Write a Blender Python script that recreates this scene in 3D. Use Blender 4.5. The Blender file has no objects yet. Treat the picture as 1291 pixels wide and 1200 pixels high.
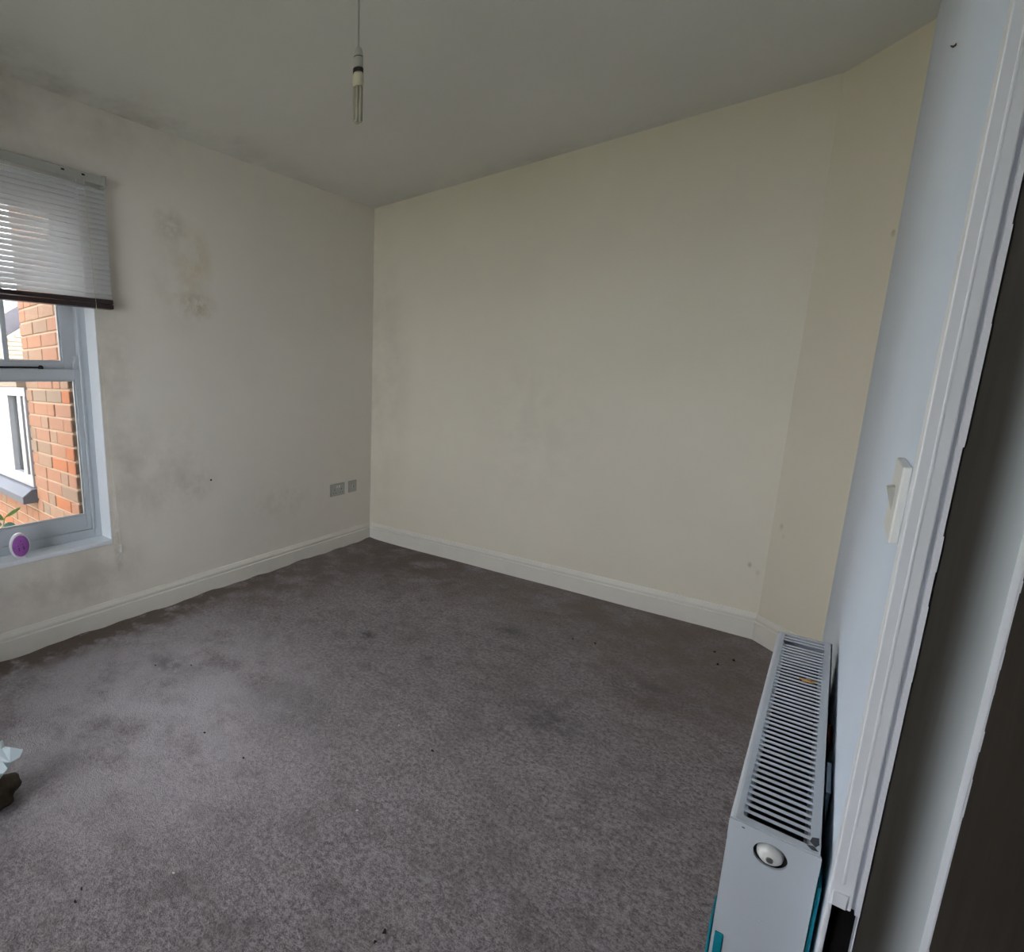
import bpy, bmesh, math, random
from mathutils import Vector, Matrix
random.seed(7)
S = bpy.context.scene
COL = S.collection

# ------------------------------------------------------------------ camera
W_PX, H_PX = 1291.0, 1200.0
F_PX, PX, PY = 662.06, 397.05, 600.52
YAW, PIT, ROL = 0.7818, 0.1821, -0.0034
CAM = Vector((2.5475, -3.1853, 1.2432))
cam = bpy.data.cameras.new('camera')
cam.sensor_fit = 'HORIZONTAL'; cam.sensor_width = 36.0
cam.lens = F_PX / W_PX * 36.0
cam.shift_x = (W_PX / 2 - PX) / W_PX
cam.shift_y = (PY - H_PX / 2) / W_PX
cam.clip_start = 0.01
camo = bpy.data.objects.new('camera', cam); COL.objects.link(camo)
fw = Vector((-math.sin(YAW) * math.cos(PIT), math.cos(YAW) * math.cos(PIT), -math.sin(PIT)))
rt = Vector((math.cos(YAW), math.sin(YAW), 0)); up = rt.cross(fw)
r2 = math.cos(ROL) * rt + math.sin(ROL) * up
u2 = -math.sin(ROL) * rt + math.cos(ROL) * up
m = Matrix((r2, u2, -fw)).transposed().to_4x4(); m.translation = CAM
camo.matrix_world = m
S.camera = camo

# ------------------------------------------------------------------ world and exposure
S.view_settings.view_transform = 'Standard'
S.view_settings.look = 'None'
S.view_settings.gamma = 1.0
S.view_settings.use_curve_mapping = False
S.view_settings.exposure = 0.0
wd = bpy.data.worlds.new('sky'); S.world = wd; wd.use_nodes = True
bg = wd.node_tree.nodes['Background']
bg.inputs[0].default_value = (0.95, 0.95, 1.0, 1); bg.inputs[1].default_value = 8.9
sun = bpy.data.lights.new('sun', 'SUN'); sun.energy = 14.0; sun.angle = math.radians(3); sun.color = (1.0, 0.95, 0.86)  # added sun, lights only the yard for bounce into the room
suno = bpy.data.objects.new('sun', sun); COL.objects.link(suno); suno.location = (0, 0, 12)
suno.rotation_euler = Vector((-0.15, -0.50, -0.85)).to_track_quat('-Z', 'Y').to_euler()

# ------------------------------------------------------------------ materials
MATS = {}
def nodes_of(name, rough=0.6, spec=0.3):
    mt = bpy.data.materials.new(name); mt.use_nodes = True
    nt = mt.node_tree; b = nt.nodes['Principled BSDF']
    b.inputs['Roughness'].default_value = rough
    b.inputs['Specular IOR Level'].default_value = spec
    MATS[name] = mt
    return mt, nt, b
def N(nt, t, **kw):
    n = nt.nodes.new(t)
    for k, v in kw.items(): setattr(n, k, v)
    return n
def math_n(nt, op, a, b=None, clamp=False):
    n = N(nt, 'ShaderNodeMath', operation=op); n.use_clamp = clamp
    for i, v in enumerate((a, b)):
        if v is None: continue
        if isinstance(v, (int, float)): n.inputs[i].default_value = v
        else: nt.links.new(v, n.inputs[i])
    return n.outputs[0]
def noise(nt, vec, scale, detail=3, rough=0.55):
    n = N(nt, 'ShaderNodeTexNoise'); n.inputs['Scale'].default_value = scale
    n.inputs['Detail'].default_value = detail; n.inputs['Roughness'].default_value = rough
    nt.links.new(vec, n.inputs['Vector']); return n.outputs[0]
def ramp(nt, v, lo, hi, a=0.0, b=1.0):
    n = N(nt, 'ShaderNodeMapRange'); n.interpolation_type = 'SMOOTHSTEP'
    nt.links.new(v, n.inputs[0])
    n.inputs[1].default_value = lo; n.inputs[2].default_value = hi
    n.inputs[3].default_value = a; n.inputs[4].default_value = b
    return n.outputs[0]
def mix(nt, fac, a, b):
    n = N(nt, 'ShaderNodeMix', data_type='RGBA')
    for s, v in ((0, fac), (6, a), (7, b)):
        if isinstance(v, (int, float)): n.inputs[s].default_value = v
        elif isinstance(v, tuple): n.inputs[s].default_value = (*v, 1)
        else: nt.links.new(v, n.inputs[s])
    return n.outputs[2]
def pos(nt): return N(nt, 'ShaderNodeNewGeometry').outputs['Position']
def objc(nt): return N(nt, 'ShaderNodeTexCoord').outputs['Object']
def mapping(nt, vec, loc=(0, 0, 0), scale=(1, 1, 1)):
    n = N(nt, 'ShaderNodeMapping', vector_type='POINT')
    nt.links.new(vec, n.inputs[0])
    n.inputs['Scale'].default_value = scale
    n.inputs['Location'].default_value = tuple(-l * s for l, s in zip(loc, scale))
    return n.outputs[0]
def spot(nt, vec, loc, rad):
    """soft ellipsoidal mask, 1 in the middle and 0 outside"""
    v = mapping(nt, vec, loc, tuple(1 / r for r in rad))
    l = N(nt, 'ShaderNodeVectorMath', operation='LENGTH'); nt.links.new(v, l.inputs[0])
    return ramp(nt, l.outputs['Value'], 0.1, 1.0, 1.0, 0.0)
def bump(nt, b, h, strength, dist):
    n = N(nt, 'ShaderNodeBump'); n.inputs['Strength'].default_value = strength
    n.inputs['Distance'].default_value = dist
    nt.links.new(h, n.inputs['Height']); nt.links.new(n.outputs[0], b.inputs['Normal'])
def plain(name, col, rough=0.5, spec=0.4, var=0.06, nscale=30, bmp=0.0, metal=0.0):
    mt, nt, b = nodes_of(name, rough, spec)
    n = noise(nt, objc(nt), nscale, 3)
    lo = tuple(c * (1 - var) for c in col); hi = tuple(min(1, c * (1 + var)) for c in col)
    nt.links.new(mix(nt, n, lo, hi), b.inputs['Base Color'])
    b.inputs['Metallic'].default_value = metal
    if bmp: bump(nt, b, n, bmp, 0.002)
    return mt

def wall_paint(name, col, spots=(), rough=0.75, var=0.035):
    """spots: (centre, radii, colour, strength, noise scale)"""
    mt, nt, b = nodes_of(name, rough, 0.25)
    p = pos(nt)
    c = mix(nt, ramp(nt, noise(nt, p, 1.6, 4), 0.35, 0.7), tuple(x * (1 - var) for x in col), col)
    for loc, rad, sc, st, ns in spots:
        k = math_n(nt, 'MULTIPLY', spot(nt, p, loc, rad), ramp(nt, noise(nt, p, ns, 5, 0.65), 0.36, 0.66))
        k = math_n(nt, 'MULTIPLY', k, st, True)
        c = mix(nt, k, c, sc)
    nt.links.new(c, b.inputs['Base Color'])
    h = math_n(nt, 'ADD', noise(nt, p, 5, 2), math_n(nt, 'MULTIPLY', noise(nt, p, 140, 2), 0.12))
    bump(nt, b, h, 0.25, 0.012)
    return mt
mould, grime_and_shade, ochre = (0.40, 0.34, 0.20), (0.30, 0.26, 0.21), (0.60, 0.46, 0.21)  # the dirt tone also serves for dimness painted on the walls
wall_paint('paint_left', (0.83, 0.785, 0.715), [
    ((0, -1.535, 1.87), (0.3, 0.16, 0.22), ochre, 0.62, 5),
    ((0, -1.52, 1.64), (0.3, 0.16, 0.10), (0.46, 0.36, 0.20), 0.60, 14),
    ((0, -1.67, 2.02), (0.3, 0.14, 0.12), grime_and_shade, 0.40, 12),
    ((0, -1.63, 1.74), (0.3, 0.25, 0.34), (0.50, 0.44, 0.34), 0.30, 7),
    ((0, -1.74, 0.78), (0.3, 0.40, 0.40), (0.36, 0.30, 0.23), 0.22, 5),
    ((0, -1.90, 0.60), (0.3, 0.24, 0.16), (0.36, 0.30, 0.23), 0.20, 9),
    ((0, -1.60, 0.66), (0.3, 0.22, 0.14), grime_and_shade, 0.22, 14),
    ((0, -2.03, 1.05), (0.3, 0.22, 1.00), grime_and_shade, 0.34, 2.5),  # dimness beside the bright window, put into the paint
    ((0, -2.5, 2.44), (0.3, 1.5, 0.36), grime_and_shade, 0.50, 1.3),  # smoky ceiling edge, deepened to paint this end of the wall dimmer
    ((0, -2.2, 1.6), (0.3, 0.45, 1.5), grime_and_shade, 0.20, 2),  # wider painted dimness around the window
    ((0, -0.95, 0.45), (0.3, 0.50, 0.18), grime_and_shade, 0.14, 12),
    ((0, -2.3, 0.28), (0.3, 0.60, 0.26), grime_and_shade, 0.40, 3),
    ((0, -2.06, 0.40), (0.3, 0.03, 0.20), grime_and_shade, 0.50, 30)])
wall_paint('paint_far', (0.84, 0.785, 0.67), [
    ((1.25, 0, 0.95), (0.5, 0.3, 0.7), grime_and_shade, 0.10, 6),
    ((2.335, 0, 0.359), (0.012, 0.1, 0.02), grime_and_shade, 0.6, 3), ((2.368, 0, 0.327), (0.012, 0.1, 0.02), grime_and_shade, 0.5, 3),
    ((0.1, 0, 1.2), (0.35, 0.3, 1.5), grime_and_shade, 0.22, 2)])  # dimmer left end of the wall, shade put into the paint
wall_paint('paint_corner', (0.84, 0.785, 0.655), [
    ((2.427, -0.034, 0.57), (0.014, 0.014, 0.025), grime_and_shade, 0.8, 3), ((2.44, -0.048, 0.535), (0.012, 0.012, 0.018), grime_and_shade, 1.2, 3), ((2.608, -0.222, 1.765), (0.012, 0.012, 0.02), grime_and_shade, 1.4, 3)])
wall_paint('paint_right', (0.74, 0.83, 0.95), [], 0.6)
wall_paint('paint_ceiling', (0.80, 0.795, 0.755), [
    ((0.0, -2.2, 2.45), (0.40, 2.2, 0.3), grime_and_shade, 0.45, 3),
    ((1.2, 0.0, 2.45), (1.6, 0.25, 0.3), grime_and_shade, 0.20, 3)])
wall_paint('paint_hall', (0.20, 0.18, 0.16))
plain('gloss_white', (0.82, 0.79, 0.72), 0.35, 0.5, 0.05, 12)
plain('window_white', (0.52, 0.56, 0.60), 0.30, 0.5, 0.04, 14)
plain('sill_white', (0.84, 0.89, 0.94), 0.35, 0.5, 0.03, 14)
plain('holder_grey', (0.46, 0.46, 0.44), 0.45, 0.4, 0.03)
plain('casing_white', (0.86, 0.88, 0.93), 0.38, 0.5, 0.05, 10)
plain('plastic_white', (0.76, 0.76, 0.74), 0.35, 0.5, 0.03)
plain('plastic_grey', (0.44, 0.44, 0.41), 0.4, 0.5, 0.05)
plain('black', (0.012, 0.012, 0.012), 0.5, 0.3)
plain('void_black', (0.006, 0.005, 0.005), 0.9, 0.1)
plain('rail_dark', (0.035, 0.022, 0.024), 0.30, 0.5, 0.2)
plain('enamel', (0.56, 0.60, 0.655), 0.32, 0.5, 0.04, 10)
plain('dark_inside', (0.05, 0.055, 0.06), 0.6, 0.3)
plain('steel', (0.5, 0.5, 0.5), 0.35, 0.5, metal=1.0)
plain('teal', (0.0, 0.23, 0.30), 0.5, 0.4, 0.15)
plain('cord', (0.72, 0.66, 0.55), 0.8, 0.2)
plain('leaf_brown', (0.55, 0.33, 0.14), 0.8, 0.2, 0.3)
plain('leaf_green', (0.12, 0.20, 0.045), 0.5, 0.3, 0.35, 60)
plain('leaf_blue', (0.08, 0.17, 0.12), 0.5, 0.3, 0.3, 60)
plain('gel_purple', (0.40, 0.13, 0.50), 0.45, 0.4, 0.25, 40)
plain('gel_dark', (0.18, 0.05, 0.24), 0.5, 0.4)
plain('oval_white', (0.82, 0.80, 0.86), 0.35, 0.5)
plain('cfl_cream', (0.60, 0.56, 0.44), 0.4, 0.5)
plain('waste_brown', (0.04, 0.03, 0.02), 0.85, 0.2, 0.6, 60, 0.6)
plain('crumb_dark', (0.03, 0.025, 0.022), 0.9, 0.1)
plain('crumb_white', (0.8, 0.8, 0.78), 0.8, 0.1)
plain('red', (0.20, 0.03, 0.03), 0.6, 0.3)
plain('pale_blue', (0.45, 0.58, 0.68), 0.6, 0.3)
plain('slate', (0.085, 0.095, 0.12), 0.6, 0.3, 0.2, 18, 0.3)
plain('cream_board', (0.26, 0.215, 0.17), 0.7, 0.2)
plain('roof_slate', (0.085, 0.083, 0.098), 0.7, 0.2, 0.15, 8)
plain('mortar', (0.40, 0.31, 0.23), 0.9, 0.1, 0.15, 60, 0.5)
plain('pvc_white', (0.27, 0.28, 0.31), 0.3, 0.5)
plain('crack', (0.10, 0.09, 0.07), 0.9, 0.1)
BR = [(0.29, 0.165, 0.115), (0.27, 0.18, 0.13), (0.34, 0.14, 0.075), (0.24, 0.17, 0.125), (0.30, 0.165, 0.11), (0.23, 0.175, 0.135)]
for i, c in enumerate(BR): plain('brick_%d' % i, c, 0.9, 0.1, 0.22, 35, 0.6)

def carpet():
    mt, nt, b = nodes_of('carpet', 0.95, 0.08)
    p = pos(nt)
    fine = noise(nt, p, 260, 2, 0.7)
    mid = noise(nt, p, 75, 3, 0.7)
    blot = noise(nt, p, 3.2, 5, 0.6)
    c = mix(nt, ramp(nt, math_n(nt, 'ADD', math_n(nt, 'MULTIPLY', fine, 0.5), math_n(nt, 'MULTIPLY', mid, 0.5)), 0.32, 0.68),
            (0.100, 0.083, 0.088), (0.470, 0.415, 0.435))
    c = mix(nt, ramp(nt, blot, 0.48, 0.74, 0, 0.42), c, (0.115, 0.095, 0.092))
    c = mix(nt, ramp(nt, noise(nt, p, 9, 4, 0.6), 0.48, 0.72, 0, 0.5), c, (0.11, 0.092, 0.092))
    c = mix(nt, ramp(nt, noise(nt, p, 26, 4, 0.7), 0.50, 0.72, 0, 0.45), c, (0.115, 0.097, 0.097))
    c = mix(nt, ramp(nt, noise(nt, mapping(nt, p, (3, 7, 1)), 14, 4, 0.7), 0.52, 0.75, 0, 0.35), c, (0.50, 0.45, 0.46))
    brown = (0.105, 0.066, 0.046)
    c = mix(nt, math_n(nt, 'MULTIPLY', math_n(nt, 'MULTIPLY', spot(nt, p, (0.70, -2.3, 0), (1.1, 1.0, 1)), ramp(nt, noise(nt, p, 5, 4, 0.6), 0.25, 0.6)), 0.75), c, (0.54, 0.51, 0.55))  # pale patch: window light put into the carpet colour
    for loc, rad, col, st, ns in [
        ((0.04, -2.1, 0), (0.24, 1.9, 1), brown, 1.5, 9),
        ((0.22, -0.9, 0), (0.50, 1.1, 1), brown, 0.80, 6),
        ((0.5, -0.2, 0), (1.2, 0.85, 1), brown, 0.92, 5),
        ((1.8, -0.15, 0), (1.3, 0.75, 1), (0.165, 0.122, 0.094), 0.85, 5),
        ((2.25, -0.6, 0), (0.5, 0.8, 1), (0.175, 0.13, 0.102), 0.75, 6),
        ((1.03, -1.29, 0), (0.07, 0.07, 1), (0.05, 0.05, 0.05), 0.9, 30),
        ((1.93, -1.33, 0), (0.22, 0.16, 1), (0.06, 0.055, 0.055), 0.65, 14),
        ((1.23, -1.95, 0), (0.35, 0.25, 1), (0.07, 0.065, 0.065), 0.45, 10),
        ((1.50, -0.76, 0), (0.18, 0.12, 1), (0.06, 0.05, 0.05), 0.5, 18),
        ((0.56, -2.12, 0), (0.22, 0.10, 1), (0.07, 0.065, 0.07), 0.6, 18),
        ((2.12, -0.88, 0), (0.25, 0.2, 1), (0.06, 0.05, 0.048), 0.35, 12)]:
        k = math_n(nt, 'MULTIPLY', spot(nt, p, loc, rad), ramp(nt, noise(nt, p, ns, 4, 0.6), 0.28, 0.6))
        c = mix(nt, math_n(nt, 'MULTIPLY', k, st, True), c, col)
    nt.links.new(c, b.inputs['Base Color'])
    b.inputs['Sheen Weight'].default_value = 0.25
    h = math_n(nt, 'ADD', fine, math_n(nt, 'MULTIPLY', mid, 0.8))
    bump(nt, b, h, 0.9, 0.006)
carpet()

def jamb_wood():
    mt, nt, b = nodes_of('jamb_wood', 0.45, 0.4)
    g = noise(nt, mapping(nt, pos(nt), scale=(160, 160, 5)), 1.0, 4, 0.6)
    c = mix(nt, g, (0.038, 0.031, 0.025), (0.085, 0.073, 0.060))
    nt.links.new(c, b.inputs['Base Color']); bump(nt, b, g, 0.3, 0.001)
    # same timber, fading to pale towards the stop
    mt, nt, b = nodes_of('jamb_fade', 0.40, 0.5)
    p = pos(nt)
    g = noise(nt, mapping(nt, p, scale=(160, 160, 5)), 1.0, 4, 0.6)
    c = mix(nt, g, (0.040, 0.036, 0.030), (0.085, 0.078, 0.066))
    sx = N(nt, 'ShaderNodeSeparateXYZ'); nt.links.new(p, sx.inputs[0])
    xx = math_n(nt, 'ADD', sx.outputs[0], math_n(nt, 'MULTIPLY', math_n(nt, 'SUBTRACT', noise(nt, mapping(nt, p, scale=(30, 30, 3)), 1.0, 3), 0.5), 0.010))
    c = mix(nt, ramp(nt, xx, 2.656, 2.692), c, (0.52, 0.56, 0.57))
    nt.links.new(c, b.inputs['Base Color'])
jamb_wood()

def glass(name, tint):
    mt = bpy.data.materials.new(name); mt.use_nodes = True; nt = mt.node_tree
    for n in list(nt.nodes): nt.nodes.remove(n)
    o = N(nt, 'ShaderNodeOutputMaterial'); mx = N(nt, 'ShaderNodeMixShader')
    t = N(nt, 'ShaderNodeBsdfTransparent'); t.inputs[0].default_value = (*tint, 1)
    g = N(nt, 'ShaderNodeBsdfGlossy'); g.inputs['Roughness'].default_value = 0.02
    f = N(nt, 'ShaderNodeFresnel'); f.inputs[0].default_value = 1.45
    nt.links.new(f.outputs[0], mx.inputs[0]); nt.links.new(t.outputs[0], mx.inputs[1]); nt.links.new(g.outputs[0], mx.inputs[2])
    nt.links.new(mx.outputs[0], o.inputs[0]); MATS[name] = mt
glass('glass', (0.97, 0.985, 0.98))
def translucent(name, col, k, rough=0.5):
    mt, nt, b = nodes_of(name, rough, 0.4)
    o = nt.nodes['Material Output']; mx = N(nt, 'ShaderNodeMixShader'); t = N(nt, 'ShaderNodeBsdfTranslucent')
    n = noise(nt, objc(nt), 20)
    c = mix(nt, n, tuple(x * 0.94 for x in col), col)
    nt.links.new(c, b.inputs['Base Color']); nt.links.new(c, t.inputs[0])
    mx.inputs[0].default_value = k
    nt.links.new(b.outputs[0], mx.inputs[1]); nt.links.new(t.outputs[0], mx.inputs[2]); nt.links.new(mx.outputs[0], o.inputs[0])
translucent('slat_white', (0.84, 0.85, 0.86), 0.40, 0.4)
translucent('tube_glass', (0.66, 0.64, 0.54), 0.3, 0.2)
translucent('film', (0.75, 0.84, 0.88), 0.45, 0.3)

def grass_mat():
    mt, nt, b = nodes_of('grass', 0.95, 0.05)
    p = pos(nt)
    nt.links.new(mix(nt, noise(nt, p, 3, 5, 0.7), (0.23, 0.24, 0.17), (0.37, 0.36, 0.27)), b.inputs['Base Color'])
    bump(nt, b, noise(nt, p, 50, 3), 0.8, 0.05)
grass_mat()
def brick_far():
    mt, nt, b = nodes_of('brick_far', 0.9, 0.1)
    t = N(nt, 'ShaderNodeTexBrick'); v = mapping(nt, pos(nt), scale=(1, 1, 1))
    s = N(nt, 'ShaderNodeSeparateXYZ'); nt.links.new(v, s.inputs[0])
    cm = N(nt, 'ShaderNodeCombineXYZ'); nt.links.new(math_n(nt, 'ADD', s.outputs[0], s.outputs[1]), cm.inputs[0]); nt.links.new(s.outputs[2], cm.inputs[1])
    nt.links.new(cm.outputs[0], t.inputs['Vector'])
    t.inputs['Scale'].default_value = 1; t.inputs['Brick Width'].default_value = 0.225; t.inputs['Row Height'].default_value = 0.075; t.inputs['Mortar Size'].default_value = 0.005
    t.inputs['Color1'].default_value = (*BR[0], 1); t.inputs['Color2'].default_value = (*BR[3], 1); t.inputs['Mortar'].default_value = (0.40, 0.31, 0.23, 1)
    nt.links.new(t.outputs[0], b.inputs['Base Color'])
brick_far()

# ------------------------------------------------------------------ mesh helpers
class MB:
    def __init__(s): s.v = []; s.f = []
    def add(s, vs, fs):
        o = len(s.v); s.v += [tuple(v) for v in vs]; s.f += [tuple(i + o for i in f) for f in fs]; return s
    def box(s, x0, x1, y0, y1, z0, z1):
        x0, x1 = sorted((x0, x1)); y0, y1 = sorted((y0, y1)); z0, z1 = sorted((z0, z1))
        return s.add([(x0, y0, z0), (x1, y0, z0), (x1, y1, z0), (x0, y1, z0), (x0, y0, z1), (x1, y0, z1), (x1, y1, z1), (x0, y1, z1)],
                     [(0, 3, 2, 1), (4, 5, 6, 7), (0, 1, 5, 4), (1, 2, 6, 5), (2, 3, 7, 6), (3, 0, 4, 7)])
    def prism(s, a, b):
        """solid between two polygons of the same number of points"""
        n = len(a)
        return s.add(list(a) + list(b), [tuple(reversed(range(n))), tuple(range(n, 2 * n))] + [(i, (i + 1) % n, n + (i + 1) % n, n + i) for i in range(n)])
    def extr(s, poly, d):
        return s.prism(poly, [tuple(Vector(p) + Vector(d)) for p in poly])
    def lathe(s, prof, c=(0, 0, 0), n=24, axis='Z', sx=1.0, sy=1.0):
        vs = []; fs = []
        for r, z in prof:
            for i in range(n):
                a = 2 * math.pi * i / n
                p = (r * math.cos(a) * sx, r * math.sin(a) * sy, z)
                if axis == 'Y': p = (p[0], p[2], p[1])
                if axis == 'X': p = (p[2], p[0], p[1])
                vs.append((p[0] + c[0], p[1] + c[1], p[2] + c[2]))
        k = len(prof)
        for j in range(k - 1):
            for i in range(n): fs.append((j * n + i, j * n + (i + 1) % n, (j + 1) * n + (i + 1) % n, (j + 1) * n + i))
        fs.append(tuple(reversed(range(n)))); fs.append(tuple(range((k - 1) * n, k * n)))
        return s.add(vs, fs)
    def tube(s, pts, r, n=8):
        pts = [Vector(p) for p in pts]; vs = []; fs = []
        rr = r if isinstance(r, (list, tuple)) else [r] * len(pts)
        for j, p in enumerate(pts):
            d = (pts[min(j + 1, len(pts) - 1)] - pts[max(j - 1, 0)]).normalized()
            a = d.orthogonal().normalized() if j == 0 else (pa - d * pa.dot(d)).normalized()
            pa = a; b = d.cross(a)
            for i in range(n):
                t = 2 * math.pi * i / n; vs.append(p + (a * math.cos(t) + b * math.sin(t)) * rr[j])
        for j in range(len(pts) - 1):
            for i in range(n): fs.append((j * n + i, j * n + (i + 1) % n, (j + 1) * n + (i + 1) % n, (j + 1) * n + i))
        fs.append(tuple(reversed(range(n)))); fs.append(tuple(range((len(pts) - 1) * n, len(pts) * n)))
        return s.add(vs, fs)
    def build(s, name, mat, parent=None, bevel=0.0, smooth=False, seg=2, origin=None):
        me = bpy.data.meshes.new(name)
        vs = s.v if origin is None else [tuple(Vector(v) - Vector(origin)) for v in s.v]
        me.from_pydata(vs, [], s.f); me.update()
        bm = bmesh.new(); bm.from_mesh(me); bmesh.ops.recalc_face_normals(bm, faces=bm.faces)
        if bevel: bmesh.ops.bevel(bm, geom=list(bm.edges), offset=bevel, segments=seg, affect='EDGES', profile=0.5, clamp_overlap=True)
        bm.to_mesh(me); bm.free()
        if smooth:
            for p in me.polygons: p.use_smooth = True
        me.materials.append(MATS[mat])
        o = bpy.data.objects.new(name, me); COL.objects.link(o)
        if origin is not None: o.location = origin
        if parent is not None:
            o.parent = parent
            if origin is None: o.location = -parent.location if parent.parent is None else -(parent.location + parent.parent.location)
            else: o.location = Vector(origin) - parent.location
        return o
def tag(o, label, cat, group=None, kind=None):
    o['label'] = label; o['category'] = cat
    if group: o['group'] = group
    if kind: o['kind'] = kind
    return o
def struct(o, label, cat):
    o['kind'] = 'structure'; o['label'] = label; o['category'] = cat; return o
def empty(name, loc, label=None, cat=None, group=None):
    o = bpy.data.objects.new(name, None); o.empty_display_size = 0.05; COL.objects.link(o); o.location = loc
    if label: tag(o, label, cat, group)
    return o

# ------------------------------------------------------------------ room shell
H = 2.45
A = (2.3943, 0.0)                # far wall meets the short angled wall
B = (2.618, -0.233)              # angled wall meets the door wall
D = (2.6125, -2.362)             # door wall ends at the door lining
YN = -4.05                       # near wall, behind the camera
WY0, WY1, WZ0, WZ1 = -3.035, -2.0885, 0.447, 2.115   # window opening
T = 0.25
mb = MB()
mb.box(-T, 0, YN - 0.1, WY0, 0, H); mb.box(-T, 0, WY1, 0.12, 0, H); mb.box(-T, 0, WY0, WY1, 0, WZ0 - 0.022); mb.box(-T, 0, WY0, WY1, WZ1, H)
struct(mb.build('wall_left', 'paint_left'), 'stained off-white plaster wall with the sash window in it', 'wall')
struct(MB().box(0, A[0] + 0.1, 0, 0.12, 0, H).build('wall_far', 'paint_far'), 'long bare cream painted wall between the sockets corner and the angled wall', 'wall')
n3 = Vector((B[1] - A[1], -(B[0] - A[0]))).normalized() * -0.1
ab = [(A[0], A[1]), B, (B[0] + n3.x, B[1] + n3.y), (A[0] + n3.x, A[1] + n3.y)]
struct(MB().extr([(x, y, 0) for x, y in ab], (0, 0, H)).build('wall_corner', 'paint_corner'), 'narrow angled cream wall cutting the corner above the radiator', 'wall')
WE = (D[0] + (B[0] - D[0]) * 0.03 / (B[1] - D[1]), D[1] + 0.03)
rw = [B, WE, (D[0] + 0.085, WE[1]), (B[0] + 0.09, B[1] + 0.02)]
struct(MB().extr([(x, y, 0) for x, y in rw], (0, 0, H)).build('wall_right', 'paint_right'), 'cool white wall behind the radiator, carrying the light switch', 'wall')
DY0 = -3.23
struct(MB().box(2.612, 2.70, YN - 0.1, DY0, 0, H).box(2.612, 2.70, DY0, D[1], 2.06, H).build('wall_right_door_side', 'paint_right'), 'white wall over and beyond the door opening', 'wall')
V0, V1, VZ0, VZ1 = 0.55, 1.95, 0.45, 1.95          # added window, unseen behind the camera, to light the room
struct(MB().box(0, V0, YN - 0.1, YN, 0, H).box(V1, 2.70, YN - 0.1, YN, 0, H).box(V0, V1, YN - 0.1, YN, 0, VZ0).box(V0, V1, YN - 0.1, YN, VZ1, H).build('wall_near', 'paint_far'), 'cream wall of the room behind the doorway', 'wall')
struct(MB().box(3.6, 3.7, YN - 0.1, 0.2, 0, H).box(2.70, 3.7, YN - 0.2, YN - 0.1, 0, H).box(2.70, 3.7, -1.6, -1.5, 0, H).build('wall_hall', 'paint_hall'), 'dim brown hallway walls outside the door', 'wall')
struct(MB().box(-T, 3.7, YN - 0.2, 0.2, H, H + 0.1).build('ceiling', 'paint_ceiling'), 'plain grey-white ceiling with smoky edges', 'ceiling')

# carpet: a fine grid, with the edge along the window wall rucked up against the baseboard
mb = MB(); nx, ny = 76, 104
X0, X1, Y0, Y1 = -0.02, 3.6, YN, 0.02
rnd = random.Random(3); ph = [rnd.uniform(0, 6.28) for _ in range(8)]
for j in range(ny + 1):
    for i in range(nx + 1):
        u = (i / nx) ** 1.25
        x = X0 + (X1 - X0) * u; y = Y0 + (Y1 - Y0) * j / ny
        e = math.exp(-max(0, x - 0.015) / 0.06)
        w = 0.5 + 0.32 * math.sin(y * 16 + ph[0]) + 0.25 * math.sin(y * 34 + ph[1]) + 0.2 * math.sin(y * 9 + ph[2])
        z = e * 0.011 * max(0, w) + 0.0015 * math.sin(x * 9 + ph[3]) * math.sin(y * 8 + ph[4])
        mb.v.append((x, y, min(z, 0.012) - 0.002))
for j in range(ny):
    for i in range(nx):
        a = j * (nx + 1) + i; mb.f.append((a, a + 1, a + nx + 2, a + nx + 1))
fl = mb.build('floor', 'carpet', smooth=True)
struct(fl, 'worn grey-brown carpet with dark stains and brown edges', 'floor')
struct(MB().box(-T, 3.7, YN - 0.2, 0.2, -0.15, -0.02).build('floor_base', 'dark_inside'), 'floor slab under the carpet', 'floor')

# baseboards: one moulded profile mitred round the room
path = [Vector((0, YN)), Vector((0, 0)), Vector(A), Vector(B), Vector((D[0], D[1] + 0.01))]
prof = [(-0.001, -0.01), (0.018, -0.01), (0.018, 0.086), (0.0135, 0.0895), (0.0125, 0.094), (0.0165, 0.098), (0.0165, 0.106), (0.012, 0.116), (0.0105, 0.119), (0.0075, 0.126), (-0.001, 0.126)]
def off(i, d):
    def nrm(k): t = (path[k + 1] - path[k]).normalized(); return Vector((t.y, -t.x))
    if i == 0: return path[0] + nrm(0) * d
    if i == len(path) - 1: return path[-1] + nrm(i - 1) * d
    n1, n2 = nrm(i - 1), nrm(i); k = (n1 + n2); return path[i] + k * (d / (1 + n1.dot(n2)))
for i, (nm, lb) in enumerate([('baseboard_left', 'moulded white baseboard under the window wall'), ('baseboard_far', 'moulded cream baseboard along the bare far wall'),
                              ('baseboard_corner', 'short piece of cream baseboard across the angled corner'), ('baseboard_right', 'white baseboard hidden behind the radiator')]):
    a = [(*off(i, d), z) for d, z in prof]; b = [(*off(i + 1, d), z) for d, z in prof]
    struct(MB().prism(a, b).build(nm, 'gloss_white', bevel=0.0), lb, 'baseboard')

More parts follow.
